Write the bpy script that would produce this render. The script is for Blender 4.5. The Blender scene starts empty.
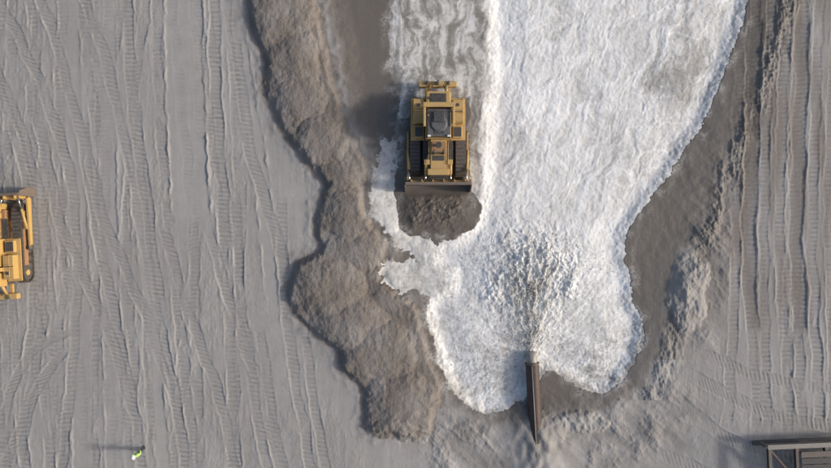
import bpy, bmesh, math, random
import numpy as np
from mathutils import Vector, Matrix
random.seed(4)
rng=np.random.RandomState(7)
S=15.0
def WX(u): return (u-415.5)/S
def WY(v): return (234-v)/S
scene=bpy.context.scene
# ------------------------------------------------------------ noise
_perm=rng.permutation(512).astype(np.int32)
_ga=rng.rand(512)*2*np.pi
_gx=np.cos(_ga).astype(np.float32); _gy=np.sin(_ga).astype(np.float32)
def _h(ix,iy,seed): return _perm[(_perm[(ix+seed*17)&511]+iy+seed*31)&511]
def perlin(x,y,seed=0):
    x=np.asarray(x,np.float32); y=np.asarray(y,np.float32)
    fx=np.floor(x); fy=np.floor(y); ix=fx.astype(np.int32); iy=fy.astype(np.int32)
    dx=x-fx; dy=y-fy
    u=dx*dx*dx*(dx*(dx*6-15)+10); v=dy*dy*dy*(dy*(dy*6-15)+10)
    def g(a,b):
        h=_h(ix+a,iy+b,seed); return _gx[h]*(dx-a)+_gy[h]*(dy-b)
    n0=g(0,0)*(1-u)+g(1,0)*u; n1=g(0,1)*(1-u)+g(1,1)*u
    return (n0*(1-v)+n1*v)*1.5
def fbm(x,y,seed=0,octv=4,gain=0.5):
    r=0; a=1.0; t=0
    for i in range(octv):
        r=r+a*perlin(x*(2.03**i)+i*13.7,y*(2.03**i)-i*7.1,seed+i); t+=a; a*=gain
    return r/t*1.3
def ridged(x,y,seed=0,octv=3,gain=0.5):
    r=0; a=1.0; t=0
    for i in range(octv):
        r=r+a*(1-np.minimum(1,np.abs(perlin(x*(2.03**i)+i*3.7,y*(2.03**i)-i*9.1,seed+i))*2.2)); t+=a; a*=gain
    return r/t
_rx=rng.rand(512).astype(np.float32); _ry=rng.rand(512).astype(np.float32)
def worley(x,y,seed=0):
    x=np.asarray(x,np.float32); y=np.asarray(y,np.float32)
    fx=np.floor(x); fy=np.floor(y); ix=fx.astype(np.int32); iy=fy.astype(np.int32)
    f1=np.full(x.shape,9.,np.float32); f2=np.full(x.shape,9.,np.float32)
    for a in (-1,0,1):
        for b in (-1,0,1):
            h=_h(ix+a,iy+b,seed)
            d=np.hypot(fx+a+_rx[h]-x,fy+b+_ry[h]-y)
            m=d<f1
            f2=np.where(m,f1,np.minimum(f2,d)); f1=np.where(m,d,f1)
    return f1,f2
def sst(a,b,x):
    t=np.clip((x-a)/(b-a),0,1); return t*t*(3-2*t)
def sdf(poly,U,V):
    d=np.full(U.shape,1e9,np.float32); inside=np.zeros(U.shape,bool)
    n=len(poly)
    for i in range(n):
        ax,ay=poly[i]; bx,by=poly[(i+1)%n]
        ex,ey=bx-ax,by-ay
        wx=U-ax; wy=V-ay
        t=np.clip((wx*ex+wy*ey)/(ex*ex+ey*ey+1e-9),0,1)
        qx=wx-ex*t; qy=wy-ey*t
        d=np.minimum(d,qx*qx+qy*qy)
        if ay!=by:
            c=((ay>V)!=(by>V))&(U<(bx-ax)*(V-ay)/(by-ay)+ax)
            inside^=c
    d=np.sqrt(d)
    return np.where(inside,-d,d)
# ------------------------------------------------------------ grid
def axis(lo,hi,step,far):
    a=np.arange(lo,hi+step/2,step)
    out=[]; s=step; x=hi
    while x<far:
        s*=1.22; x+=s; out.append(x)
    out=np.array(out)
    return np.concatenate([(lo-(out-hi))[::-1],a,out]).astype(np.float64)
xs=axis(-29,29,0.045,1800); ys=axis(-17,17,0.045,1800)
nx,ny=len(xs),len(ys)
X,Y=np.meshgrid(xs.astype(np.float32),ys.astype(np.float32))
U=X*S+415.5; V=234-Y*S
u1=xs*S+415.5; v1=234-ys*S
wu=fbm(U/40,V/40,11,4)*9; wv=fbm(U/40,V/40,21,4)*9
fu=fbm(U/9,V/9,31,3)*2.6; fv=fbm(U/9,V/9,41,3)*2.6
UW=U+wu*0.5+fu; VW=V+wv*0.5+fv

CH=[(300,-1200),(322,-60),(330,0),(345,60),(352,110),(372,150),(378,200),(395,240),(388,270),(420,300),(432,340),(444,380),(455,402),(490,424),(530,418),(600,408),(642,384),(664,330),(672,290),(694,240),(712,190),(724,150),(745,100),(765,40),(775,0),(800,-60),(900,-1200)]
chan=sdf(CH,UW,VW)
BERM=[(243,-5),(250,30),(263,60),(262,90),(272,120),(295,150),(310,170),(325,185),(312,210),(312,235),(318,250),(295,262),(287,285),(292,315),(310,335),(335,355),(342,375),(362,395),(357,425),(375,438),(410,440),(432,432),(443,405),(445,380),(436,360),(430,335),(418,300),(400,290),(385,275),(388,255),(392,240),(376,225),(366,200),(370,160),(350,130),(342,100),(335,60),(325,30),(320,-5),(310,-200),(235,-200)]
bermd=sdf(BERM,UW,VW)

# ------------------------------------------------------------ terrain height
H=0.05*fbm(X/6,Y/6,1,4)+0.018*fbm(X/0.9,Y/0.9,5,3)
H+=0.016*fbm(X/0.28+wu*0.10,Y/2.6,8,4,0.6)*np.clip(0.7+1.2*fbm(X/3,Y/5,12,2),0.1,1.6)
H+=0.010*fbm(X/0.15,Y/0.3,9,2)
tone=0.5+0.22*fbm(X/5,Y/9,51,4)+0.14*fbm(X/0.5,Y/6,61,3)
brown=np.zeros_like(H); wet=np.zeros_like(H)

def smooth_path(pts,n=600):
    p=np.array(pts,float)
    t=np.concatenate([[0],np.cumsum(np.hypot(*np.diff(p,axis=0).T))])
    tt=np.linspace(0,t[-1],n)
    x=np.interp(tt,t,p[:,0]); y=np.interp(tt,t,p[:,1])
    k=np.hanning(81); k/=k.sum()
    xp=np.concatenate([2*x[0]-x[1:41][::-1],x,2*x[-1]-x[-41:-1][::-1]]); yp=np.concatenate([2*y[0]-y[1:41][::-1],y,2*y[-1]-y[-41:-1][::-1]])
    return np.convolve(xp,k,'valid'),np.convolve(yp,k,'valid')
def track(pts,w=10.0,pitch=4.6,depth=0.04,cl=0.026,tc=0.42,horiz=False,seed=0,tb=-0.10,base=0.6,va=1.2):
    global H,tone
    px,py=smooth_path(pts)
    if horiz: a,b=py,px
    else: a,b=px,py
    o=np.argsort(b); a=a[o]; b=b[o]
    arc=np.concatenate([[0],np.cumsum(np.hypot(np.diff(a),np.diff(b)))])
    ax_p = u1 if horiz else v1
    ax_c = v1 if horiz else u1
    sel_p=np.where((ax_p>b[0]-6)&(ax_p<b[-1]+6))[0]
    sel_c=np.where((ax_c>a.min()-w*1.6)&(ax_c<a.max()+w*1.6))[0]
    if len(sel_p)<2 or len(sel_c)<2: return
    p=ax_p[sel_p]; c=ax_c[sel_c]
    f=np.interp(p,b,a); sl=np.gradient(f,p); arcp=np.interp(p,b,arc)
    D=(c[None,:]-f[:,None])/np.sqrt(1+sl[:,None]**2)
    A=arcp[:,None]+ D*sl[:,None]*-1.0
    if horiz: D=D.T; A=A.T; PP=np.broadcast_to(p[None,:],D.shape); sl_=(slice(sel_c[0],sel_c[-1]+1),slice(sel_p[0],sel_p[-1]+1))
    else: PP=np.broadcast_to(p[:,None],D.shape); sl_=(slice(sel_p[0],sel_p[-1]+1),slice(sel_c[0],sel_c[-1]+1))
    end=sst(b[0]-5,b[0]+5,PP)*(1-sst(b[-1]-5,b[-1]+5,PP))
    u_=U[sl_]; v_=V[sl_]
    wob=perlin(u_/34,v_/34,seed+70)*2.4+perlin(u_/9,v_/9,seed+74)*0.9
    D=D+wob
    vis=np.clip(base+va*fbm(u_/18,v_/34,seed+80,4,0.6),0.0,1.15)
    m=(1-sst(w/2-1.4,w/2+1.0,np.abs(D)))*end*np.clip(vis*1.6,0,1)
    sh=(np.exp(-((D-w/2-0.8)/1.2)**2)*(0.55+0.45*np.clip(perlin(u_/12,v_/40,seed+85)*2,-1,1))+np.exp(-((D+w/2+0.8)/1.2)**2)*(0.55+0.45*np.clip(perlin(u_/12,v_/40,seed+87)*2,-1,1)))*end
    cle=np.sin(2*np.pi*(A+wob*0.5)/pitch)
    cle=np.sign(cle)*np.abs(cle)**0.7
    cv_=vis*np.clip(0.7+0.9*perlin(u_/5,v_/5,seed+91),0.15,1.2)
    h=H[sl_]
    H[sl_]=h*(1-0.5*m)+m*(-depth+cl*cle*cv_)+sh*0.032*vis
    tone[sl_]=tone[sl_]*(1-0.45*m)+0.45*m*0.5+m*(tb+tc*cle*cv_*0.5)+sh*0.04*vis  # cleat cuts toned darker like moist sand, filling in for weak relief shading
def dozer_pass(pts,g=44,**k):
    track([(x-g/2,y) for x,y in pts],**k); track([(x+g/2,y) for x,y in pts],**k)
def strip(pts,w,dz=-0.02,t=0.10,edge=0.05):
    global H,tone
    px,py=smooth_path(pts); o=np.argsort(py); px=px[o]; py=py[o]
    f=np.interp(V[:,0],py,px)
    D=U-f[:,None]+fu*0.6+wu*0.12
    end=sst(py[0]-3,py[0]+9,V)*(1-sst(py[-1]-9,py[-1]+3,V+np.abs(D)*0.5))
    m=(1-sst(w/2-1,w/2+1,np.abs(D)))*end
    r=np.exp(-((np.abs(D)-w/2-1.5)/1.5)**2)*end
    H=H*(1-0.6*m)+m*dz+r*edge*np.clip(0.6+0.9*perlin(U/6,V/14,33),0,1.5)
    tone=tone*(1-0.4*m)+m*(0.4*(0.5+t*2))-r*0.03

# left beach : many overlapping passes
k=0
rr_=np.random.RandomState(3)
for i in range(26):
    cx=-60+i*13.0+rr_.uniform(-5,5)
    lean=rr_.uniform(-18,30); bow=rr_.uniform(-14,14)
    if cx>240: continue
    pts=[(cx-lean*0.8,-260),(cx-lean*0.3,-20),(cx+bow,110),(cx+lean*0.5+bow,240),(cx+lean+rr_.uniform(-6,6),360),(cx+lean*1.5-bow,560)]
    track(pts,w=8+rr_.rand()*3,seed=k,tc=0.28+0.2*rr_.rand(),depth=0.015+0.035*rr_.rand(),pitch=4.0+1.0*rr_.rand(),base=0.5,va=1.4); k+=1
strip([(64,-300),(70,100),(80,300),(84,520)],20,t=0.00,edge=0.03)
strip([(105,-300),(108,200),(116,520)],16,t=0.05,edge=0.03)
for pts in [[(-50,-40),(-12,20),(22,90),(46,160),(56,240),(54,330),(44,430),(30,560)],
            [(-60,10),(-25,70),(0,130),(18,200),(22,290),(14,370),(-10,450),(-50,520)],
            [(40,-60),(78,40),(104,140),(124,260),(150,380),(180,560)],
            [(60,120),(80,220),(126,320),(158,420),(170,560)],
            [(186,230),(206,300),(236,380),(270,520)],
            [(258,200),(262,300),(276,400),(300,520)],
            [(282,330),(292,400),(312,520)]]:
    dozer_pass(pts,g=44,w=10,seed=k,tc=0.44,depth=0.045,base=0.7,va=1.0); k+=1
strip([(182,-300),(184,60),(190,205),(192,226)],36,dz=-0.03,t=0.10,edge=0.05)
strip([(135,150),(150,300),(170,560)],12,t=0.05,edge=0.03)
strip([(236,-300),(240,40),(262,180),(272,300)],12,t=0.06,edge=0.04)
for pts in [[(214,-300),(214,40),(218,150),(226,240)],[(122,-300),(128,60),(142,180),(160,300)],[(234,40),(252,160),(284,260)]]:
    track(pts,w=11,seed=k,tc=0.46,depth=0.045,pitch=4.6,base=0.85,va=0.8); k+=1
for pts in [[(70,330),(30,352),(8,395),(2,440),(10,520)],[(64,352),(42,378),(26,415),(22,450),(30,520)]]:
    track(pts,w=10,seed=k,tc=0.42,depth=0.05,base=0.8); k+=1
# right beach
for cx,b in [(735,-4),(749,4),(763,2),(779,6),(797,2),(812,4),(828,6),(850,0),(880,4)]:
    track([(cx+14,-300),(cx+8,0),(cx+2,130),(cx,250),(cx+b,360),(cx+b*2,425)],w=10,seed=k,tc=0.42,depth=0.045,cl=0.03,pitch=4.6,base=0.75,va=1.1); k+=1
dozer_pass([(778,20),(776,120),(772,250),(776,330)],g=48,w=14,seed=k,tc=0.3,depth=0.12,tb=-0.34,base=0.9,va=0.6); k+=1
dozer_pass([(838,-300),(822,60),(812,250),(810,430)],g=46,w=11,seed=k,tc=0.4,depth=0.06); k+=1
for pts in [[(690,372),(730,398),(780,418),(860,430)],[(682,404),(716,432),(760,452),(860,470)],[(700,352),(745,372),(800,386),(900,392)],[(660,455),(700,470),(760,495)]]:
    track(pts,w=11,seed=k,tc=0.42,depth=0.05,cl=0.032,horiz=True,base=0.75); k+=1

grain=fbm(X/0.30,Y/0.30,101,4,0.65)
clod=ridged(X/0.9+fu*.1,Y/0.9,104,3)
# rough, scraped sand around the pipe
rough=sst(0,1,np.clip(1-np.hypot((U-600)/130,(V-420)/70),0,1)*2.2)
rough=np.maximum(rough,sst(0,1,np.clip(1-np.hypot((U-704)/36,(V-230)/160),0,1)*2.2)*0.9)
rough=np.maximum(rough,sst(0,1,np.clip(1-np.hypot((U-470)/60,(V-450)/45),0,1)*2.5))
ra=(U+V*0.9)/1.35; rb=(U-V)/1.35
RN=fbm(U/38,V/38,91,5,0.58)*0.24+ridged(ra/70+wu/40,rb/16,95,3)*0.09-0.05+0.018*grain
H=H*(1-rough*0.75)+rough*RN
tone=tone*(1-rough*0.6)+rough*0.6*(0.54+0.60*fbm(ra/50,rb/14,97,4))
# carve the channel
right=sst(520,640,U)
c=(1-sst(-20,8,chan))*(1-right)+(1-sst(-46,12,chan))*right
crest=np.exp(-((chan-12)/13)**2)*(U>600)*(V<400)
H+=crest*np.clip(0.10+0.26*fbm(U/15,V/22,98,5,0.6),-0.08,0.4)
H=H*(1-0.8*c)-0.46*c
H+=0.07*fbm(U/14,V/20,99,4,0.6)*c*right
# berm made of dozed lobes
lobes=[(262,-40,34,44,.9),(282,12,40,46,.9),(296,62,34,40,.85),(300,100,34,34,.85),(322,140,32,34,.9),(338,178,28,30,.75),(350,214,38,34,.85),
(352,252,36,30,.75),(330,286,44,40,1.1),(352,322,48,34,1.0),(378,352,50,40,.95),(402,402,42,40,.9),(392,418,34,24,.75),(396,300,34,30,.5),(330,30,26,60,.3),(258,-110,34,60,.9),(250,-170,30,60,.8)]
B=np.zeros_like(H)-1
lu=U+wu*0.9+fu*1.2; lv=V+wv*0.9+fv*1.2
for (cx,cy,rx,ry,hh) in lobes:
    d2=((lu-cx)/rx)**2+((lv-cy)/ry)**2
    B=np.maximum(B,0.70*hh*(1-d2**1.4))
bm_=1-sst(-9,0.5,bermd)
Bh=np.maximum(B,0.26)*bm_
Bh=Bh*(0.96+0.12*fbm(X/1.8,Y/2.4,107,4))+bm_*(0.026*grain+0.014*(clod-0.5)+0.035*fbm(X/0.7+wu*.05,Y/1.9,109,4,0.6)+0.012*fbm(X/0.12,Y/0.12,110,2))
H=H*(1-bm_)+bm_*(Bh+np.minimum(H,0)*0.3)
bpat=np.clip(0.82+0.5*fbm(X/1.6,Y/2.6,111,5,0.6),0.4,1)
brown=np.maximum(brown,(1-sst(-3,3,bermd+fu*1.5))*bpat)
sp=sdf([(318,-200),(326,0),(342,60),(350,120),(372,150),(378,130),(392,100),(388,30),(392,-200)],UW,VW)
spill=1-sst(-3,6,sp)
# dozer push pile
pile=np.hypot((UW-441)/41,(VW-211)/27)
pile2=np.hypot((UW-419)/23,(VW-212)/25)
pm=1-sst(0.30,1.08,np.minimum(pile,pile2))
pcut=sst(190,197,V)
H+=pm*pcut*(0.50+0.06*grain+0.14*fbm(X/0.8,Y/0.5,113,4,0.6))
pilec=(1-sst(0.95,1.15,np.minimum(pile,pile2)))*sst(184,190,V)
brown=np.maximum(brown,pilec*0.85)
flat=(1-sst(30,44,np.abs(U-437)))*(1-sst(50,62,np.abs(V-136)))
H=H*(1-flat)+flat*(-0.40)
for (cx,cy,rx,ry,hh) in [(688,290,22,44,.24),(578,424,34,15,.26),(552,430,16,14,.16),(395,430,34,12,.2)]:
    d2=((UW+wu*0.4-cx)/rx)**2+((VW+wv*0.4-cy)/ry)**2
    H+=hh*np.clip(1-d2**2.0,0,1)*(0.9+0.15*clod+0.25*fbm(U/10,V/16,116,3))
    tone+=0.10*(1-sst(0.9,1.15,d2))
slab=1-sst(0.8,1.2,((UW+wu*0.4-688)/21)**2+((VW+wv*.4-290)/42)**2)
# sand drifted around the pipe
drift=sst(404,430,V+fu*1.5)
pdx=U-535.5-(V-400)*0.055
dr=drift*(0.46*np.exp(-(np.abs(pdx)/24)**2))*(1+0.25*perlin(U/8,V/12,115))
H=np.maximum(H,H*0.4+dr)
H+=0.06*np.exp(-((bermd-4)/4)**2)*(U<400)*np.clip(perlin(U/9,V/9,117)+.4,0,1)
# wetness
wet=1-sst(-6,12,chan+6*fbm(U/22,V/22,121,4)) 
wet=np.maximum(wet,0.95*(1-sst(8,44,np.abs(chan-4)+8*fbm(U/20,V/30,122,4)))*(U>620)*(V<360)*np.clip(0.85+0.5*fbm(U/20,V/40,123,4),0,1))
wet=np.maximum(wet,0.55*rough*np.clip(0.45+1.1*fbm(U/35,V/28,125,4),0,1))
wet=np.maximum(wet,0.35*(1-sst(0,14,np.abs(bermd-2)))*(U<450)*np.clip(0.3+perlin(U/30,V/30,127),0,1))
wet=np.maximum(wet,0.35*(1-sst(-3,3,bermd))*np.clip(0.3+1.2*fbm(X/2.2,Y/3.5,128,4),0,1))
wet=np.maximum(wet,0.85*pilec)
wet=wet*(1-0.6*slab)
brn=0.75*sst(690,750,U)*np.clip(0.45+1.1*fbm(U/13,V/90,129,4),0,1)*(1-sst(260,400,V))
brown=np.maximum(brown,brn)
brown=np.maximum(brown,0.35*rough*sst(640,700,U)*(1-sst(300,380,V)))
brown=np.maximum(brown,spill*0.5); wet=np.maximum(wet,spill*0.6)
brown=np.maximum(brown,0.45*c)
brown=brown*(1-0.7*slab)
H-=2.2*sst(55,120,Y)

# ------------------------------------------------------------ water body
MAIN=[(470,-1000),(488,-60),(490,0),(487,40),(492,80),(486,110),(486,150),(481,185),(480,205),(474,222),(458,236),(434,244),(432,262),(450,275),(448,290),(430,297),(425,310),(431,335),(439,365),(449,390),(465,407),(485,416),(505,411),(522,402),(536,392),(548,372),(562,376),(580,390),(600,396),(620,385),(635,365),(644,342),(644,320),(635,300),(632,275),(625,260),(628,235),(640,215),(655,195),(680,160),(702,128),(720,90),(733,50),(746,20),(750,0),(775,-60),(950,-1000)]
WASH=[(388,-1000),(392,-60),(388,30),(390,70),(400,100),(392,135),(385,150),(383,185),(395,195),(400,120),(470,95),(470,190),(478,205),(492,190),(495,100),(495,-60),(480,-1000)]
ARM=[(382,138),(394,142),(392,180),(396,208),(406,226),(422,238),(440,244),(440,262),(424,262),(402,248),(386,232),(373,212),(370,192),(378,168)]
SPL=[(379,268),(388,258),(404,262),(430,254),(455,262),(455,300),(430,300),(416,290),(402,296),(386,284)]
UW2=U+wu*0.25+fu*0.9+perlin(U/3.2,V/3.2,131)*1.1; VW2=V+wv*0.25+fv*0.9+perlin(U/3.2,V/3.2,132)*1.1
sM=sdf(MAIN,UW2,VW2); sW=sdf(WASH,UW2,VW2); sA=sdf(ARM,UW2+fu,VW2+fv)-1.5; sP=sdf(SPL,UW2+fu*1.6,VW2+fv*1.6)
sT=np.minimum(np.minimum(sM,sW),np.minimum(sA,sP))
sT=np.maximum(sT,np.where(V>186,(1.0-np.minimum(pile,pile2))*30,-50))
inner=-sT
cu,cv=533.,356.
dU=U-cu+wu*0.35+fu*1.0; dV=cv-V+wv*0.35+fv*1.0
r=np.hypot(dU,dV)+1e-3; th=np.arctan2(dU,dV)
lr=np.log(r/20+1)
st1=ridged(th*5,lr*1.6+wv/14,143,4,0.6)
st2=fbm(th*12,lr*2.6,147,5,0.62)
fine=fbm(U/3.6+fu*0.25,V/3.6+fv*0.25,148,3,0.6)
cart=fbm(U/10+wu/12,V/10+wv/12,149,5,0.62)
cart2=ridged(U/15+wu/10,V/15+wv/10,150,5,0.6)
up_u=(U-540-(250-V)*0.30)
fl1=fbm(up_u/7+wu/12,V/85+wv/20,151,4,0.6)
fl2=fbm(up_u/13+wu/6,V/30+wv/9,155,5,0.62)
mixd=sst(90,190,r)
lace_a,lace_b=worley(U/8.5+wu*0.20+fu*0.25,V/8.5+wv*0.20+fv*0.25,161)
lace=1-sst(0.02,0.34,lace_b-lace_a)
lace2_a,lace2_b=worley(U/3.4+fu*0.4,V/3.4+fv*0.4,165)
lace2=1-sst(0.02,0.45,lace2_b-lace2_a)
big=fbm(U/48+wu/24,V/60+wv/24,171,5)
rad=(1-mixd)
F=0.84+rad*(0.12*(st1-0.5)+0.14*cart+0.22*st2)+mixd*(0.17*fl1+0.20*fl2+0.09*cart)+0.18*big+0.10*fine
arc=(U-600)*0.55+(V-120)*0.9+wu*2.2
fil=np.exp(-(np.abs(perlin(arc/34,(U-V)/130+wv/40,175))/0.030))
fil2=np.exp(-(np.abs(perlin(U/48+wu/14,V/60+wv/14,177))/0.025))
fil3=np.exp(-(np.abs(perlin(up_u/26+wu/16,V/90+wv/20,178))/0.025))
rightm=sst(560,660,U)*(1-sst(150,260,V))
F-=0.14*rightm
F+=0.24*fil*rightm+0.14*fil2+0.12*fil3
for (pu,pv,ru,rv,am) in [(664,82,26,22,.26),(640,190,16,26,.16),(560,20,20,60,.10),(505,290,20,34,.12),(570,300,18,30,.12),(690,60,20,70,.08)]:
    F-=am*np.exp(-(((U-pu+wu)/ru)**2+((V-pv+wv)/rv)**2))
low=sst(305,350,V)*np.clip(np.abs(U-533)/22,0,1)
F=F*(1-low*0.8)+low*0.8*(0.52+0.14*lace*lace2+0.18*lace+0.10*lace2+0.10*cart2+0.24*cart+0.35*big+0.34*st2)
edge=1-sst(0,9,inner)
F=F*(1-edge*0.5)+edge*0.5*(0.36+0.4*lace+0.35*lace2)
rn=np.clip(0.45+1.5*fbm(U/16,V/16,179,3),0,1)
rim=np.exp(-((inner-1.4)/1.3)**2)
F+=0.28*rim*rn
wp=fbm(U/8+wu/7,V/52+wv/14,181,5,0.62)
wp2=fbm(U/16+wu/8,V/22+wv/10,185,5,0.65)
FW=np.clip(0.46+0.75*wp+0.65*wp2+0.16*fine+0.10*lace2,0.10,0.92)
bl=sst(-6,8,sM)
F=np.where((sA<-1)|(sP<-1),np.clip(0.66+0.35*fl2+0.3*cart+0.14*lace2,0,1),F*(1-bl)+FW*bl)
# sandy slurry plume thrown from the pipe mouth
pw=8+np.clip(350-V,0,200)*0.22
jd=np.abs((U-532+wu*0.9+fu*2.4)/pw)
jet=np.exp(-jd**2.0)*sst(226,268,V+fu*5+wv)*(1-sst(352,362,V))
plume_t=fbm(U/7.0+wu*0.15+fu*0.3,V/10+wv*0.15+fv*0.3,192,6,0.68)
plume_r=ridged(U/12+wu*0.12+fu*0.2,V/16+wv*0.12+fv*0.2,196,5,0.6)
stm=fbm(th*11+wu*0.02,lr*2.6+wu*0.08+fu*0.10,194,6,0.68)
slurry=np.clip(jet*(0.50+0.85*plume_t+0.75*stm),0,0.92)
halo=np.exp(-(((U-528)/60)**2+((V-288)/64)**2))
slurry=np.clip(slurry+0.42*halo*np.clip(0.25+1.1*cart+1.0*stm,0,1.2),0,0.95)
slurry=np.clip(slurry+0.36*low*np.clip(0.25+1.3*fbm(U/24+wu/9,V/24+wv/9,193,5,0.6),0,1)+0.40*edge*low,0,1)
slurry=np.clip(slurry+bl*0.30+0.16*np.clip(0.2+1.2*fbm(up_u/20+wu/8,V/60+wv/8,199,4),0,1),0,1)
crown=np.exp(-((np.hypot((U-532)/0.9,V-300+wv)-46+wu)/11)**2)*(V<300)
F=np.clip(F-0.06*slurry+0.30*halo*np.clip(-stm,0,1)+0.22*crown*np.clip(0.5+plume_t,0,1),0,1)
slurry=slurry*(1-0.5*crown*np.clip(0.5+cart,0,1))
tb=np.clip(inner/10,0,1)
turb=0.026*(rad*st2+mixd*fl2)+0.040*fbm(U/30+wu/20,V/40,195,3,0.5)+0.014*mixd*fl1+0.014*(lace-0.4)*np.maximum(low,edge)+0.022*fil*rightm+0.012*fil2+0.014*fine+0.024*cart
deep=sst(-3,14,inner)*(0.08)+0.18*sst(4,44,-sM)
e=sst(0,14,-sM)
Hw=H*(1-e)+(-0.44)*e
Wz=Hw-0.03+deep+np.where(sM<6,1.0,0.3)*turb*(0.25+0.75*tb)
burst=np.exp(-(((U-531)/38)**2+((V-278)/42)**2))
Wz+=jet*(0.14+0.10*np.exp(-((V-262)/22)**2)+0.16*sst(300,350,V))*(0.9+0.5*plume_t+0.6*stm)
Wz+=burst*(0.10+0.20*cart+0.14*(plume_r-.4)+0.14*stm+0.09*fine)+0.12*crown*(0.7+0.9*cart+0.6*fine)
H=np.where(inner>0.5,np.minimum(H,Wz-0.06*sst(0.5,4,inner)),H)
keep=(inner>-0.8)&(V>-1000)
Wz=np.where(inner<0.4,np.minimum(Wz,H-0.02),Wz)
wet=np.maximum(wet,1-sst(0,9,sT))
foamres=np.clip((1-sst(0,12,sT))*(lace2*0.4+0.25*lace)*np.clip(0.2+1.6*perlin(U/14,V/14,201),0,1),0,1)*0.8

def grid_mesh(name,Z,mask,attrs,mat):
    idx=np.arange(nx*ny).reshape(ny,nx)
    a=idx[:-1,:-1]; b=idx[:-1,1:]; c_=idx[1:,1:]; d=idx[1:,:-1]
    if mask is not None:
        m=mask[:-1,:-1]&mask[:-1,1:]&mask[1:,1:]&mask[1:,:-1]
        q=np.stack([a[m],b[m],c_[m],d[m]],1)
    else: q=np.stack([a.ravel(),b.ravel(),c_.ravel(),d.ravel()],1)
    used=np.unique(q); rem=np.zeros(nx*ny,np.int64); rem[used]=np.arange(len(used)); q=rem[q]
    co=np.stack([X.ravel()[used],Y.ravel()[used],Z.ravel()[used]],1).astype(np.float32)
    me=bpy.data.meshes.new(name)
    me.vertices.add(len(co)); me.vertices.foreach_set('co',co.ravel())
    me.loops.add(q.size); me.loops.foreach_set('vertex_index',q.ravel().astype(np.int32))
    me.polygons.add(len(q)); me.polygons.foreach_set('loop_start',(np.arange(len(q))*4).astype(np.int32))
    me.polygons.foreach_set('use_smooth',np.ones(len(q),bool))
    me.update(calc_edges=True)
    for k_,arr in attrs.items():
        at=me.attributes.new(k_,'FLOAT','POINT'); at.data.foreach_set('value',arr.ravel()[used].astype(np.float32))
    me.materials.append(mat)
    ob=bpy.data.objects.new(name,me); scene.collection.objects.link(ob); return ob
# ------------------------------------------------------------ materials
def newmat(name):
    m=bpy.data.materials.new(name); m.use_nodes=True
    nt=m.node_tree; return m,nt,nt.nodes['Principled BSDF']
def N(nt,t,**k):
    n=nt.nodes.new(t)
    for a,b in k.items(): setattr(n,a,b)
    return n
def mixc(nt,fac,A,Bc,mode='MIX'):
    n=nt.nodes.new('ShaderNodeMix'); n.data_type='RGBA'; n.blend_type=mode
    for s,v in ((n.inputs[0],fac),(n.inputs[6],A),(n.inputs[7],Bc)):
        if isinstance(v,(int,float)): s.default_value=v
        elif isinstance(v,tuple): s.default_value=v+(1,) if len(v)==3 else v
        else: nt.links.new(v,s)
    return n.outputs[2]
def mth(nt,op,a,b=0.0,clamp=False):
    n=nt.nodes.new('ShaderNodeMath'); n.operation=op; n.use_clamp=clamp
    for s,v in ((n.inputs[0],a),(n.inputs[1],b)):
        if isinstance(v,(int,float)): s.default_value=v
        else: nt.links.new(v,s)
    return n.outputs[0]
def attr(nt,name): n=N(nt,'ShaderNodeAttribute'); n.attribute_name=name; return n.outputs['Fac']
def noise(nt,scale,detail=4,rough=0.6):
    tc=N(nt,'ShaderNodeTexCoord'); n=N(nt,'ShaderNodeTexNoise'); n.inputs['Scale'].default_value=scale; n.inputs['Detail'].default_value=detail; n.inputs['Roughness'].default_value=rough
    nt.links.new(tc.outputs['Object'],n.inputs['Vector']); return n.outputs['Fac']
def sandmat():
    m,nt,b=newmat('beach_sand')
    t=attr(nt,'tone'); n1=noise(nt,9,4,0.7); n2=noise(nt,1.3,3,0.6); n3=noise(nt,35,2,0.7)
    tt=mth(nt,'ADD',t,mth(nt,'MULTIPLY',mth(nt,'SUBTRACT',n1,0.5),0.5))
    tt=mth(nt,'ADD',tt,mth(nt,'MULTIPLY',mth(nt,'SUBTRACT',n2,0.5),0.35),True)
    dry=mixc(nt,tt,(0.215,0.205,0.196),(0.425,0.408,0.393))
    shell=mixc(nt,mth(nt,'ADD',mth(nt,'MULTIPLY',mth(nt,'SUBTRACT',n3,0.5),1.3),mth(nt,'MULTIPLY',n1,1.0),True),(0.105,0.088,0.075),(0.250,0.214,0.183))
    br=mth(nt,'MULTIPLY',attr(nt,'brown'),mth(nt,'ADD',0.70,mth(nt,'MULTIPLY',n2,0.4)),True)
    col=mixc(nt,br,dry,shell)
    w=attr(nt,'wet')
    wetc=mixc(nt,1.0,col,(0.54,0.52,0.495),'MULTIPLY')
    col=mixc(nt,w,col,wetc)
    col=mixc(nt,attr(nt,'foamres'),col,(0.66,0.65,0.63))
    nt.links.new(col,b.inputs['Base Color'])
    ro=mth(nt,'SUBTRACT',0.95,mth(nt,'MULTIPLY',w,0.45)); nt.links.new(ro,b.inputs['Roughness'])
    b.inputs['Specular IOR Level'].default_value=0.3
    bp=N(nt,'ShaderNodeBump'); bp.inputs['Distance'].default_value=0.03
    nt.links.new(mth(nt,'ADD',0.25,mth(nt,'MULTIPLY',attr(nt,'brown'),0.4)),bp.inputs['Strength'])
    nt.links.new(mth(nt,'ADD',n1,mth(nt,'MULTIPLY',n3,0.6)),bp.inputs['Height']); nt.links.new(bp.outputs[0],b.inputs['Normal'])
    return m
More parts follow.
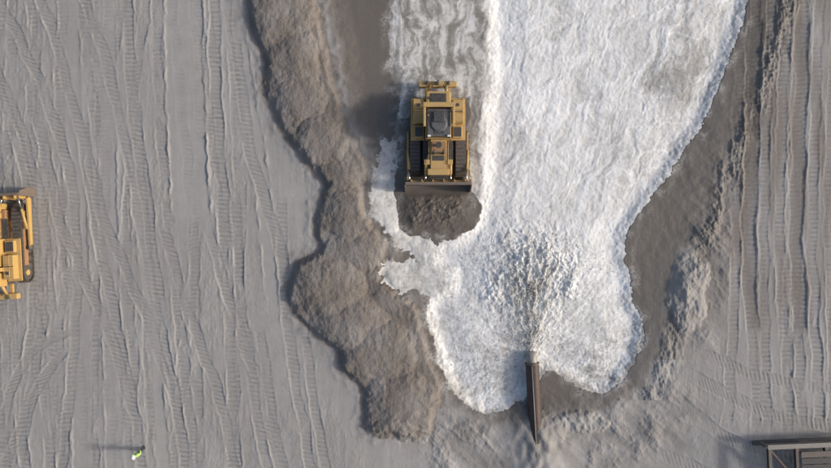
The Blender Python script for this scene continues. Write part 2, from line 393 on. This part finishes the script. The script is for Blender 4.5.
def foammat():
    m,nt,b=newmat('foaming_water')
    f=attr(nt,'foam'); n1=noise(nt,7,5,0.7); n2=noise(nt,28,2,0.7)
    ff=mth(nt,'ADD',f,mth(nt,'MULTIPLY',mth(nt,'SUBTRACT',n1,0.5),0.34))
    ff=mth(nt,'ADD',ff,mth(nt,'MULTIPLY',mth(nt,'SUBTRACT',n2,0.5),0.24),True)
    r=N(nt,'ShaderNodeValToRGB'); e=r.color_ramp.elements
    e[0].position=0.0; e[0].color=(0.17,0.162,0.15,1); e[1].position=1; e[1].color=(0.86,0.86,0.855,1)
    x=e.new(0.38); x.color=(0.34,0.33,0.315,1); x=e.new(0.7); x.color=(0.64,0.635,0.625,1)
    nt.links.new(ff,r.inputs[0])
    sl=mth(nt,'MULTIPLY',attr(nt,'slurry'),mth(nt,'ADD',0.5,mth(nt,'MULTIPLY',n1,0.7)),True)
    col=mixc(nt,sl,r.outputs[0],(0.27,0.248,0.205))
    nt.links.new(col,b.inputs['Base Color'])
    nt.links.new(mth(nt,'ADD',0.35,mth(nt,'MULTIPLY',ff,0.6),True),b.inputs['Roughness'])
    b.inputs['Specular IOR Level'].default_value=0.3
    bp=N(nt,'ShaderNodeBump'); bp.inputs['Distance'].default_value=0.02; bp.inputs['Strength'].default_value=0.35
    nt.links.new(n1,bp.inputs['Height']); nt.links.new(bp.outputs[0],b.inputs['Normal'])
    return m
SAND=sandmat(); FOAM=foammat()
grid_mesh('beach_ground',H,None,dict(tone=tone,brown=np.clip(brown,0,1),wet=np.clip(wet,0,1),foamres=foamres),SAND)
grid_mesh('foaming_water',Wz,keep,dict(foam=F,slurry=slurry),FOAM)
def ground_z(x,y):
    j=int(np.argmin(np.abs(xs-x))); i=int(np.argmin(np.abs(ys-y))); return float(H[i,j])
def paint(name,c1,c2,rough=0.5,metal=0.0,scale=3.0,dirt=(0.30,0.27,0.24),dirtamt=0.5,spec=0.4):
    m,nt,b=newmat(name)
    n1=noise(nt,scale,5,0.7); n2=noise(nt,scale*5,4,0.7)
    col=mixc(nt,n1,c1,c2)
    geo=N(nt,'ShaderNodeNewGeometry'); sx=N(nt,'ShaderNodeSeparateXYZ'); nt.links.new(geo.outputs['Normal'],sx.inputs[0])
    d=mth(nt,'MULTIPLY',mth(nt,'SUBTRACT',n2,0.42),4.0,True)
    d=mth(nt,'MULTIPLY',d,mth(nt,'MULTIPLY',mth(nt,'ADD',0.5,mth(nt,'MULTIPLY',sx.outputs[2],0.5)),dirtamt),True)
    col=mixc(nt,d,col,dirt)
    nt.links.new(col,b.inputs['Base Color']); b.inputs['Roughness'].default_value=rough; b.inputs['Metallic'].default_value=metal
    b.inputs['Specular IOR Level'].default_value=spec
    return m
YEL=paint('yellow_paint',(0.62,0.385,0.095),(0.44,0.27,0.075),0.6,dirtamt=0.85)
YELD=paint('worn_orange_paint',(0.40,0.20,0.075),(0.27,0.13,0.055),0.6,dirtamt=0.7)
STEEL=paint('track_steel',(0.12,0.105,0.095),(0.07,0.062,0.055),0.55,0.3,dirt=(0.24,0.21,0.18),dirtamt=0.9)
BLADE=paint('blade_steel',(0.24,0.19,0.15),(0.13,0.10,0.085),0.5,0.2,dirt=(0.28,0.24,0.2))
DARK=paint('black_parts',(0.045,0.045,0.048),(0.03,0.03,0.03),0.5,dirtamt=0.35)
ROOF=paint('cab_roof_grey',(0.10,0.105,0.11),(0.07,0.07,0.075),0.5,dirtamt=0.35)
GLASS=paint('cab_glass',(0.02,0.025,0.03),(0.025,0.03,0.035),0.08,dirtamt=0.15,spec=0.8)
CHROME=paint('cylinder_rod',(0.6,0.6,0.6),(0.5,0.5,0.5),0.2,0.9,dirtamt=0.2)
RUST=paint('rusty_pipe_steel',(0.075,0.043,0.033),(0.035,0.028,0.026),0.6,0.2,scale=2,dirt=(0.22,0.18,0.15),dirtamt=0.3)
GREY=paint('galvanised_steel',(0.30,0.29,0.27),(0.20,0.19,0.18),0.6,0.2,dirt=(0.2,0.13,0.08),dirtamt=0.4)
RUST2=paint('rusted_beam',(0.16,0.095,0.065),(0.08,0.055,0.045),0.7,0.1,dirtamt=0.4)
FRAME=paint('weathered_frame_steel',(0.17,0.155,0.14),(0.10,0.09,0.082),0.65,0.1,dirt=(0.17,0.10,0.065),dirtamt=0.5)
WHITE=paint('white_plastic',(0.75,0.75,0.72),(0.7,0.7,0.68),0.4,dirtamt=0.1)
LIME=paint('hi_vis_cloth',(0.50,0.78,0.20),(0.44,0.70,0.16),0.8,dirtamt=0.1)
SILV=paint('reflective_tape',(0.7,0.7,0.7),(0.6,0.6,0.6),0.4,dirtamt=0.1)
NAVY=paint('work_trousers',(0.03,0.035,0.06),(0.04,0.045,0.07),0.9,dirtamt=0.3)
SKIN=paint('skin',(0.42,0.25,0.17),(0.38,0.22,0.15),0.6,dirtamt=0.0)
# ------------------------------------------------------------ part helpers
def link(name,bm,mat,parent,smooth=False):
    me=bpy.data.meshes.new(name); bmesh.ops.recalc_face_normals(bm,faces=bm.faces); bm.to_mesh(me); bm.free()
    me.materials.append(mat)
    if smooth:
        for p in me.polygons: p.use_smooth=True
    ob=bpy.data.objects.new(name,me); scene.collection.objects.link(ob)
    if parent: ob.parent=parent
    return ob
def box(name,x0,x1,y0,y1,z0,z1,mat,parent,bev=0.03,rot=None,taper=None):
    if x0>x1: x0,x1=x1,x0
    bm=bmesh.new(); bmesh.ops.create_cube(bm,size=1)
    cx,cy,cz=(x0+x1)/2,(y0+y1)/2,(z0+z1)/2
    for v in bm.verts:
        v.co=Vector((v.co.x*(x1-x0),v.co.y*(y1-y0),v.co.z*(z1-z0)))
        if taper and v.co.z>0: v.co.x*=taper[0]; v.co.y*=taper[1]
    if bev: bmesh.ops.bevel(bm,geom=list(bm.edges),offset=bev,segments=2,affect='EDGES',profile=0.6)
    M=Matrix.Translation((cx,cy,cz))
    if rot: M=M@Matrix.Rotation(rot[1],4,rot[0])
    bm.transform(M)
    return link(name,bm,mat,parent)
def cyl(name,p1,p2,r,mat,parent,seg=20,r2=None,bev=0.0):
    p1=Vector(p1); p2=Vector(p2); d=p2-p1
    bm=bmesh.new(); bmesh.ops.create_cone(bm,cap_ends=True,segments=seg,radius1=r,radius2=r if r2 is None else r2,depth=d.length)
    bm.transform(Matrix.Translation((p1+p2)/2)@d.to_track_quat('Z','Y').to_matrix().to_4x4())
    ob=link(name,bm,mat,parent)
    for p in ob.data.polygons: p.use_smooth=len(p.vertices)==4
    return ob
def prism(name,prof,x0,x1,mat,parent,bev=0.02):
    bm=bmesh.new()
    a=[bm.verts.new((x0,y,z)) for y,z in prof]; b=[bm.verts.new((x1,y,z)) for y,z in prof]
    bm.faces.new(a); bm.faces.new(b[::-1]); n=len(prof)
    for i in range(n): bm.faces.new((a[i],a[(i+1)%n],b[(i+1)%n],b[i]))
    bmesh.ops.recalc_face_normals(bm,faces=bm.faces)
    if bev: bmesh.ops.bevel(bm,geom=list(bm.edges),offset=bev,segments=2,affect='EDGES')
    return link(name,bm,mat,parent)
def empty(name,loc,rotz=0):
    e=bpy.data.objects.new(name,None); scene.collection.objects.link(e); e.location=loc; e.rotation_euler=(0,0,rotz); e.empty_display_size=0.3; return e
# ------------------------------------------------------------ bulldozer (local +Y = forward)
def bulldozer(loc,rotz,blade_up=0.0):
    P=empty('bulldozer',loc,rotz)
    for sx in (-1,1):
        cx=sx*1.5; w=0.66
        R=0.58; y0,y1=-1.95,1.95; zc=0.66
        L=(y1-y0); per=2*L+2*math.pi*R; n=46
        bm=bmesh.new()
        for i in range(n):
            s=i/n*per
            if s<L: y,z,a=y0+s,zc-R,0
            elif s<L+math.pi*R: t=(s-L)/R; y,z,a=y1+R*math.sin(t),zc-R*math.cos(t),t
            elif s<2*L+math.pi*R: y,z,a=y1-(s-L-math.pi*R),zc+R,math.pi
            else: t=(s-2*L-math.pi*R)/R; y,z,a=y0-R*math.sin(t),zc+R*math.cos(t),math.pi+t
            M=Matrix.Translation((cx,y,z))@Matrix.Rotation(a,4,'X')
            for (sxx,syy,szz,oy,oz) in ((w,per/n*0.92,0.045,0,0),(w,0.035,0.075,-0.07,-0.055),(w*0.35,per/n*0.7,0.07,0,0.05)):
                g=bmesh.ops.create_cube(bm,size=1)['verts']
                for v in g: v.co=M@Vector((v.co.x*sxx,v.co.y*syy+oy,v.co.z*szz+oz))
        link('track_chain',bm,STEEL,P)
        box('track_frame',cx-0.2,cx+0.2,-1.9,1.9,0.42,0.86,YELD,P,0.04)
        for k_,yy in enumerate((-1.95,1.95)):
            cyl('idler_wheel',(cx-0.22,yy,zc),(cx+0.22,yy,zc),0.50,STEEL,P,28)
            cyl('idler_hub',(cx-0.27,yy,zc),(cx+0.27,yy,zc),0.18,YEL,P,16)
        for k_ in range(7): cyl('track_roller',(cx-0.24,-1.5+k_*0.5,0.30),(cx+0.24,-1.5+k_*0.5,0.30),0.17,STEEL,P,14)
        for k_ in (-0.7,0.8): cyl('carrier_roller',(cx-0.2,k_,1.06),(cx+0.2,k_,1.06),0.11,STEEL,P,12)
        prism('push_arm',[(-0.4,0.45),(-0.4,0.75),(2.9,0.85),(3.05,0.6),(2.9,0.40)],sx*1.90,sx*2.04,YEL,P)
        cyl('arm_trunnion',(sx*1.75,-0.3,0.6),(sx*2.1,-0.3,0.6),0.16,STEEL,P)
        cyl('tilt_cylinder',(sx*1.97,0.9,0.95),(sx*1.9,2.2,1.35),0.09,YEL,P)
        cyl('tilt_rod',(sx*1.9,2.2,1.35),(sx*1.85,3.0,1.6),0.05,CHROME,P)
        box('fender',sx*0.86,sx*1.78,-2.45,0.30,1.36,1.44,YEL,P,0.02)
        box('side_tank',sx*0.92,sx*1.62,-2.30,-0.75,1.45,2.05,YEL,P,0.06)
        box('battery_box',sx*0.95,sx*1.55,-0.60,0.18,1.45,1.78,YEL,P,0.05)
        box('tank_step',sx*1.0,sx*1.5,-0.52,0.10,1.783,1.80,DARK,P,0.0)
        cyl('filler_cap',(sx*1.25,-1.9,2.05),(sx*1.25,-1.9,2.13),0.10,DARK,P,14)
        box('tank_seam',sx*0.95,sx*1.6,-1.5,-1.46,2.05,2.065,DARK,P,0)
        for (ya,yb) in ((-2.25,-1.55),(-1.4,-0.8)):
            cyl('handrail',(sx*1.55,ya,2.42),(sx*1.55,yb,2.42),0.022,YEL,P,8)
            for yy in (ya,yb): cyl('handrail_post',(sx*1.55,yy,2.04),(sx*1.55,yy,2.42),0.022,YEL,P,8)
        cyl('lift_cylinder',(sx*0.78,1.75,2.05),(sx*0.80,2.55,1.75),0.105,YEL,P)
        cyl('lift_rod',(sx*0.80,2.55,1.75),(sx*0.85,3.15,1.45+blade_up),0.055,CHROME,P)
        box('cylinder_yoke',sx*0.56,sx*0.92,1.62,1.95,1.85,2.2,YEL,P,0.04)
        box('work_lamp',sx*0.62-0.1,sx*0.62+0.1,0.22,0.34,3.30,3.44,WHITE,P,0.02)
        box('rear_lamp',sx*0.62-0.1,sx*0.62+0.1,-1.62,-1.52,3.30,3.44,WHITE,P,0.02)
        box('hood_catwalk',sx*0.58,sx*0.98,0.32,1.6,1.30,1.36,DARK,P,0.01)
        cyl('grab_rail',(sx*0.62,0.5,2.35),(sx*0.62,1.9,2.30),0.02,YEL,P,8)
        cyl('ripper_cylinder',(sx*0.55,-2.6,1.7),(sx*0.55,-3.3,1.15),0.10,YEL,P)
        prism('ripper_link',[(-2.4,0.75),(-2.4,0.95),(-3.3,0.95),(-3.3,0.7)],sx*0.62,sx*0.82,YEL,P)
        prism('ripper_shank',[(-3.35,1.35),(-3.62,1.35),(-3.66,0.5),(-3.45,0.12),(-3.28,0.1),(-3.42,0.5)],sx*0.72-0.05,sx*0.72+0.05,STEEL,P,0.01)
        cyl('hydraulic_hose',(sx*0.50,-2.9,1.62),(sx*0.35,-3.35,1.30),0.03,DARK,P,8)
        cyl('hydraulic_hose',(sx*0.70,1.3,2.12),(sx*0.72,1.75,2.16),0.03,DARK,P,8)
    box('main_body',-0.84,0.84,-2.35,2.2,0.55,1.35,YELD,P,0.05)
    prism('engine_hood',[(0.34,1.36),(0.34,2.30),(2.3,2.18),(2.3,1.36)],-0.54,0.54,YEL,P,0.06)
    box('hood_panel',-0.44,0.44,0.50,1.30,2.275,2.30,YELD,P,0.01,rot=('X',-0.061))
    box('hood_vent',-0.36,0.36,1.38,1.70,2.228,2.262,DARK,P,0.01,rot=('X',-0.061))
    for k_ in range(5): box('hood_side_door_l',-0.56,-0.54,0.5+k_*0.34,0.78+k_*0.34,1.5,2.05,DARK,P,0.0)
    for k_ in range(5): box('hood_side_door_r',0.54,0.56,0.5+k_*0.34,0.78+k_*0.34,1.5,2.05,DARK,P,0.0)
    box('radiator_guard',-0.70,0.70,2.22,2.62,0.80,2.26,YEL,P,0.06)
    box('radiator_grille',-0.56,0.56,2.60,2.66,0.95,2.1,DARK,P,0.01)
    for k_ in range(8): box('grille_bar',-0.56,0.56,2.66,2.68,1.0+k_*0.14,1.04+k_*0.14,STEEL,P,0.0)
    for x_ in (-0.30,0.30):
        cyl('exhaust_stack',(x_,1.25,2.2),(x_,1.25,2.95),0.085,DARK,P,14)
        cyl('exhaust_tip',(x_,1.25,2.95),(x_,1.15,3.10),0.07,STEEL,P,14)
    cyl('air_precleaner_stem',(0,0.75,2.25),(0,0.75,2.60),0.09,DARK,P); cyl('air_precleaner',(0,0.75,2.60),(0,0.75,2.80),0.19,DARK,P)
    box('cab_base',-0.82,0.82,-1.45,0.30,1.37,2.15,YEL,P,0.04)
    box('cab_glass',-0.74,0.74,-1.38,0.22,2.15,3.18,GLASS,P,0.02,taper=(0.93,0.9))
    for x_ in (-0.74,0.74):
        for y_ in (-1.38,-0.55,0.22):
            cyl('cab_pillar',(x_,y_,2.12),(x_*0.93,(y_+0.58)*0.9-0.58,3.22),0.055,DARK,P,8)
    box('cab_roof',-0.74,0.74,-1.42,0.30,3.18,3.34,ROOF,P,0.07)
    cyl('roof_dome',(0,-0.50,3.33),(0,-0.50,3.44),0.58,ROOF,P,28,r2=0.44)
    box('air_conditioner',-0.36,0.36,-1.25,-0.55,3.345,3.52,DARK,P,0.06)
    box('roof_hatch',-0.30,0.30,-0.10,0.16,3.335,3.37,DARK,P,0.012)
    for x_ in (-0.90,0.90):
        box('rops_post',x_-0.10,x_+0.10,-1.78,-1.52,1.4,3.36,YEL,P,0.03)
    box('rops_beam',-1.0,1.0,-1.80,-1.50,3.361,3.56,YEL,P,0.04)
    box('rops_arm',-0.98,-0.83,-1.5,-0.3,3.37,3.50,YEL,P,0.03)
    box('rops_arm',0.83,0.98,-1.5,-0.3,3.37,3.50,YEL,P,0.03)
    cyl('beacon',(0.66,-1.0,3.32),(0.66,-1.0,3.50),0.06,YELD,P,12)
    cyl('antenna',(-0.6,-1.2,3.3),(-0.6,-1.25,4.1),0.012,DARK,P,6)
    box('fuel_tank',-0.80,0.80,-2.75,-1.85,1.36,2.25,YEL,P,0.10)
    box('tank_guard',-0.5,0.5,-2.6,-2.0,2.25,2.29,DARK,P,0.01)
    cyl('fuel_cap',(0.45,-2.3,2.28),(0.45,-2.3,2.38),0.1,DARK,P,14)
    box('rear_frame',-0.85,0.85,-2.65,-2.30,0.7,1.33,STEEL,P,0.05)
    box('ripper_beam',-1.25,1.25,-3.62,-3.25,0.80,1.22,YEL,P,0.05)
    prism('ripper_shank_mid',[(-3.30,1.75),(-3.60,1.75),(-3.66,0.5),(-3.45,0.10),(-3.28,0.08),(-3.42,0.5)],-0.06,0.06,STEEL,P,0.01)
    prof=[];back=[]
    for k_ in range(11):
        t=-0.55+1.25*k_/10
        y=3.62-0.50*math.cos(t)+0.0; z=0.98+1.02*math.sin(t*1.25)/math.sin(0.9)*0.95
        prof.append((y,z)); back.append((y-0.09,z))
    prism('blade_mouldboard',[(a,b+blade_up) for a,b in prof+back[::-1]],-2.10,2.10,BLADE,P,0.0)
    box('blade_top_rail',-2.12,2.12,3.04,3.2,1.90+blade_up,2.02+blade_up,BLADE,P,0.03)
    box('blade_back_box',-1.9,1.9,2.90,3.06,0.75+blade_up,1.55+blade_up,YEL,P,0.03)
    for x_ in (-2.14,2.14): prism('blade_end_plate',[(3.02,0.05+blade_up),(3.02,1.95+blade_up),(3.35,1.9+blade_up),(3.62,0.9+blade_up),(3.60,0.05+blade_up)],x_-0.03,x_+0.03,BLADE,P,0.01)
    box('cutting_edge',-2.1,2.1,3.14,3.30,0.02+blade_up,0.22+blade_up,STEEL,P,0.02)
    for k_ in range(6):
        x_=-1.75+k_*0.7; box('blade_rib',x_-0.03,x_+0.03,2.86,3.08,0.3+blade_up,1.85+blade_up,YEL,P,0.01)
    return P
bulldozer((WX(437.5),WY(138),-0.42),math.pi)
gz=ground_z(WX(8),WY(242))
bulldozer((WX(6),WY(244),gz-0.03),math.radians(3))
# ------------------------------------------------------------ discharge pipe
P=empty('discharge_pipe',(0,0,0))
A=Vector((WX(531.5),WY(362),0.24)); Bv=Vector((WX(546),WY(620),-0.42))
d=(Bv-A).normalized(); q=d.to_track_quat('Z','Y').to_matrix().to_4x4()
bm=bmesh.new(); n=40; R=0.44; Ri=0.41; Lp=(Bv-A).length
rings=[(R,0),(R,Lp),(Ri,Lp),(Ri,0)]
vs=[[bm.verts.new((rr*math.cos(2*math.pi*i/n),rr*math.sin(2*math.pi*i/n),zz)) for i in range(n)] for rr,zz in rings]
for k_ in range(4):
    for i in range(n): bm.faces.new((vs[k_][i],vs[k_][(i+1)%n],vs[(k_+1)%4][(i+1)%n],vs[(k_+1)%4][i]))
bm.transform(Matrix.Translation(A)@q); o=link('pipe_shell',bm,RUST,P,False)
for p in o.data.polygons: p.use_smooth=True
o.data.set_sharp_from_angle(angle=0.6)
# slurry filling the lower part of the bore and spilling from the mouth
bm=bmesh.new(); ringsN=14; prev=None
for i in range(ringsN):
    t=i/(ringsN-1); yv=-1.2+1.9*t
    rad_=0.36; zc_=0.20-0.02*yv-max(0,yv)**2*0.35
    cur=[]
    for j in range(28):
        a=2*math.pi*j/28; rr=rad_*(1+random.uniform(-.04,.04)*(1+3*max(0,t-.5)))
        cur.append(bm.verts.new((A.x+rr*math.cos(a)-0.03*yv,A.y+yv,zc_+rr*math.sin(a)*0.85)))
    if prev:
        for j in range(28): bm.faces.new((prev[j],prev[(j+1)%28],cur[(j+1)%28],cur[j]))
    prev=cur
bm.faces.new(prev)
SLUR=paint('sandy_slurry',(0.16,0.15,0.13),(0.38,0.365,0.33),0.4,scale=4,dirt=(0.5,0.49,0.46),dirtamt=0.35)
link('slurry_jet',bm,SLUR,P,True)
def ring(name,t,w,ro,mat):
    bm=bmesh.new(); rr=[(ro,t),(ro,t+w),(R-0.005,t+w),(R-0.005,t)]
    vs=[[bm.verts.new((a_*math.cos(2*math.pi*i/n),a_*math.sin(2*math.pi*i/n),zz)) for i in range(n)] for a_,zz in rr]
    for k_ in range(4):
        for i in range(n): bm.faces.new((vs[k_][i],vs[k_][(i+1)%n],vs[(k_+1)%4][(i+1)%n],vs[(k_+1)%4][i]))
    bm.transform(Matrix.Translation(A)@q); link(name,bm,mat,P)
ring('pipe_mouth_ring',-0.01,0.10,R+0.03,RUST2)
ring('pipe_flange',9.0,0.08,R+0.08,RUST2); ring('pipe_flange',9.1,0.08,R+0.08,RUST2)
cyl('pipe_highlight_strip',A+Vector((-0.10,0,0.435))+d*0.15,A+Vector((-0.06,0,0.43))+d*7,0.04,GREY,P,10)  # strip added along the pipe crown; its pale grey stands in for a highlight
# ------------------------------------------------------------ spray droplets
bm=bmesh.new()
for i in range(5200):
    k_=random.random(); big_=False
    if k_<0.78:
        a=random.gauss(0,0.50); rr=random.uniform(8,125); u=532+rr*math.sin(a)+random.gauss(0,4); v=356-rr*math.cos(a); t=rr/125; z=max(0,1.5*t*(1-t)*2.2*random.random()**1.5); big_=True
    else:
        a=random.uniform(-2.4,2.4); rr=random.uniform(55,100); u=531+rr*math.sin(a); v=320-rr*math.cos(a)*0.9; z=random.uniform(0,0.2)
    x,y=WX(u),WY(v); j=int(np.searchsorted(xs,x)); ii=int(np.searchsorted(ys,y))
    if inner[ii,j]<2: continue
    s=random.uniform(0.008,0.020)*(1.6 if big_ and random.random()<.2 else 1)
    M=Matrix.Translation((x,y,float(Wz[ii,j])+0.01+z))@Matrix.Rotation(-a if big_ else 0,4,'Z')@Matrix.Diagonal((s,s*random.uniform(1,3.0),s,1))
    bmesh.ops.create_icosphere(bm,subdivisions=1,radius=1,matrix=M)
DROP=paint('spray_white',(0.82,0.82,0.8),(0.62,0.61,0.57),0.4,dirtamt=0.0)
link('water_spray',bm,DROP,None,True)
# ------------------------------------------------------------ platform bottom right
P=empty('steel_work_platform',(WX(757),WY(441),0),math.radians(2.5))
Lx,Ly,zt=8.0,4.6,1.25
def beam(name,p1,p2,w,h,mat,z=zt):
    p1=Vector((p1[0],p1[1],z)); p2=Vector((p2[0],p2[1],z)); dd=p2-p1; an=math.atan2(dd.y,dd.x); L=dd.length
    bm=bmesh.new()
    for (ww,hh,oz) in ((w,0.03,h/2),(0.04,h-0.034,0),(w,0.03,-h/2)):
        g=bmesh.ops.create_cube(bm,size=1)['verts']
        for v_ in g: v_.co=Vector((v_.co.x*L,v_.co.y*ww,v_.co.z*hh+oz))
    bm.transform(Matrix.Translation((p1+p2)/2)@Matrix.Rotation(an,4,'Z')); link(name,bm,mat,P)
beam('rear_beam',(0,0),(Lx,0),0.30,0.3,GREY); beam('front_beam',(0,-Ly),(Lx,-Ly),0.26,0.3,GREY)
for i,x_ in enumerate((0.14,1.9,3.8,5.7,7.8)): beam('cross_beam',(x_,-0.16),(x_,-Ly+0.14),0.2,0.26,FRAME,zt-0.005)
for (a,b) in (((0.3,-0.3),(1.8,-2.2)),((1.8,-2.4),(0.3,-4.3)),((2.1,-0.3),(3.7,-2.2)),((5.6,-0.3),(4.0,-2.2))): beam('diagonal_brace',a,b,0.12,0.16,RUST2,zt-0.1)
for i in range(9): box('deck_plank',2.1,7.6,-0.75-i*0.42,-0.38-i*0.42,zt+0.17,zt+0.21,DARK if i%3 else FRAME,P,0.01)
for x_ in (0.15,2.6,5.2,7.8):
    for y_ in (-0.1,-Ly+0.1): box('platform_leg',x_-0.1,x_+0.1,y_-0.1,y_+0.1,-0.1,zt-0.16,FRAME,P,0.01)
for y_ in (-0.1,-Ly+0.1): cyl('skid_runner',(-0.3,y_,0.08),(Lx+0.3,y_,0.08),0.16,FRAME,P)
# ------------------------------------------------------------ worker
def skin_obj(name,verts,edges,rad,mat,parent,sub=2,root=0):
    me=bpy.data.meshes.new(name); me.from_pydata(verts,edges,[]); ob=bpy.data.objects.new(name,me); scene.collection.objects.link(ob)
    m=ob.modifiers.new('skin','SKIN'); m.use_smooth_shade=True
    sv=me.skin_vertices[0].data
    for i,r_ in enumerate(rad):
        sv[i].radius=(r_,r_) if isinstance(r_,(int,float)) else r_
        sv[i].use_root=(i==root)
    s=ob.modifiers.new('sub','SUBSURF'); s.levels=sub; s.render_levels=sub
    me.materials.append(mat); ob.parent=parent; return ob
px,py=WX(143.5),WY(449.5)
P=empty('construction_worker',(px,py,ground_z(px,py)),math.radians(20))
skin_obj('trousers',[(0,0,0.98),(0.0,0,0.90),(-0.10,0.0,0.86),(-0.12,0.03,0.50),(-0.13,-0.02,0.10),(0.10,0,0.86),(0.12,0.06,0.50),(0.13,0.05,0.10)],
 [(0,1),(1,2),(2,3),(3,4),(1,5),(5,6),(6,7)],[(0.16,0.11),(0.15,0.11),0.095,0.07,0.06,0.095,0.07,0.06],NAVY,P)
for sx,yo in ((-0.13,-0.02),(0.13,0.05)):
    skin_obj('boot',[(sx,yo-0.05,0.05),(sx,yo+0.05,0.05),(sx,yo+0.19,0.035),(sx,yo-0.03,0.14)],[(0,1),(1,2),(0,3)],[0.05,0.05,0.038,0.055],DARK,P)
skin_obj('hi_vis_jacket',[(0,0,0.92),(0,0,1.12),(0,0.0,1.34),(0,0,1.46),(-0.19,0,1.42),(-0.27,0.0,1.14),(-0.24,0.18,0.98),(0.19,0,1.42),(0.27,0.0,1.14),(0.24,0.18,0.98),(0,0,1.52)],
 [(0,1),(1,2),(2,3),(3,4),(4,5),(5,6),(3,7),(7,8),(8,9),(3,10)],[(0.19,0.14),(0.19,0.14),(0.22,0.15),(0.15,0.12),0.085,0.068,0.05,0.085,0.068,0.05,0.07],LIME,P)
for z_,rx in ((1.05,0.205),(1.22,0.215)):
    bm=bmesh.new(); bmesh.ops.create_cone(bm,cap_ends=False,segments=28,radius1=1,radius2=1,depth=1)
    bm.transform(Matrix.Translation((0,0,z_))@Matrix.Diagonal((rx,rx*0.72,0.05,1))); link('reflective_band',bm,SILV,P,True)
skin_obj('head',[(0,0,1.50),(0,0.01,1.58),(0,0.02,1.66),(0,0.01,1.74),(0,0.105,1.665),(-0.09,0,1.67),(0.09,0,1.67),(0,0.085,1.60)],[(0,1),(1,2),(2,3),(2,4),(2,5),(2,6),(1,7)],[0.055,0.06,0.088,0.075,0.014,0.015,0.015,0.035],SKIN,P)
for x_ in (-0.032,0.032):
    bm=bmesh.new(); bmesh.ops.create_icosphere(bm,subdivisions=2,radius=0.012,matrix=Matrix.Translation((x_,0.095,1.69))); link('eye',bm,DARK,P,True)
box('mouth',-0.025,0.025,0.098,0.108,1.615,1.622,YELD,P,0)
bm=bmesh.new(); bmesh.ops.create_uvsphere(bm,u_segments=28,v_segments=14,radius=1)
for v_ in list(bm.verts):
    if v_.co.z<-0.01: bm.verts.remove(v_)
bm.transform(Matrix.Translation((0,0.01,1.70))@Matrix.Diagonal((0.13,0.15,0.135,1))); link('hard_hat_shell',bm,WHITE,P,True)
bm=bmesh.new(); bmesh.ops.create_cone(bm,cap_ends=True,segments=28,radius1=1,radius2=0.95,depth=1); bm.transform(Matrix.Translation((0,0.03,1.70))@Matrix.Diagonal((0.155,0.19,0.015,1))); link('hard_hat_brim',bm,WHITE,P,True)
for sx in (-1,1):
    bx,by,bz=sx*0.235,0.21,0.955
    vs_=[(bx,by,bz),(bx-sx*0.005,by+0.06,bz-0.03)]; ed=[(0,1)]; ra_=[0.024,0.03]
    for k_,(ox,ln) in enumerate(((-0.027,0.06),(-0.009,0.072),(0.009,0.068),(0.027,0.052))):
        b0=len(vs_); vs_+= [(bx+ox,by+0.075,bz-0.04),(bx+ox*1.15,by+0.075+ln*0.5,bz-0.055),(bx+ox*1.15,by+0.075+ln*0.85,bz-0.09)]
        ed+=[(1,b0),(b0,b0+1),(b0+1,b0+2)]; ra_+=[0.0095,0.009,0.008]
    b0=len(vs_); vs_+=[(bx-sx*0.04,by+0.035,bz-0.02),(bx-sx*0.055,by+0.07,bz-0.04)]; ed+=[(0,b0),(b0,b0+1)]; ra_+=[0.012,0.010]
    skin_obj('hand',vs_,ed,ra_,SKIN,P,1)
# ------------------------------------------------------------ sea far up the beach
bm=bmesh.new(); bmesh.ops.create_grid(bm,x_segments=40,y_segments=20,size=1)
bm.transform(Matrix.Translation((0,980,-1.5))@Matrix.Diagonal((1800,900,1,1)))
m,nt,b=newmat('sea_water'); b.inputs['Base Color'].default_value=(0.06,0.09,0.09,1); b.inputs['Roughness'].default_value=0.12
bp=N(nt,'ShaderNodeBump'); bp.inputs['Strength'].default_value=0.5; nt.links.new(noise(nt,0.6,5),bp.inputs['Height']); nt.links.new(bp.outputs[0],b.inputs['Normal'])
link('sea',bm,m,None,True)
# ------------------------------------------------------------ light
el=math.radians(26); az=math.radians(-3)
sd=Vector((math.cos(el)*math.cos(az),math.cos(el)*math.sin(az),math.sin(el)))
L=bpy.data.lights.new('sun','SUN'); L.energy=2.4; L.angle=math.radians(6.0); L.color=(1,0.96,0.90)
lo=bpy.data.objects.new('sun',L); scene.collection.objects.link(lo); lo.rotation_euler=sd.to_track_quat('Z','Y').to_euler(); lo.location=sd*60
w=bpy.data.worlds.new('World'); scene.world=w; w.use_nodes=True; nt=w.node_tree
sk=nt.nodes.new('ShaderNodeTexSky'); sk.sky_type='NISHITA'; sk.sun_disc=False; sk.sun_elevation=el; sk.sun_rotation=math.radians(93)
sk.dust_density=4.2; sk.ozone_density=1.0
bg=nt.nodes['Background']; bg.inputs[1].default_value=0.15; nt.links.new(sk.outputs[0],bg.inputs[0])
scene.view_settings.view_transform='Standard'; scene.view_settings.look='None'; scene.view_settings.exposure=0
cam=bpy.data.cameras.new('camera'); co=bpy.data.objects.new('camera',cam); scene.collection.objects.link(co)
co.location=(0,0,45); co.rotation_euler=(0,0,0); cam.sensor_width=36; cam.lens=36*45/(831/S); cam.clip_end=5000
scene.camera=co
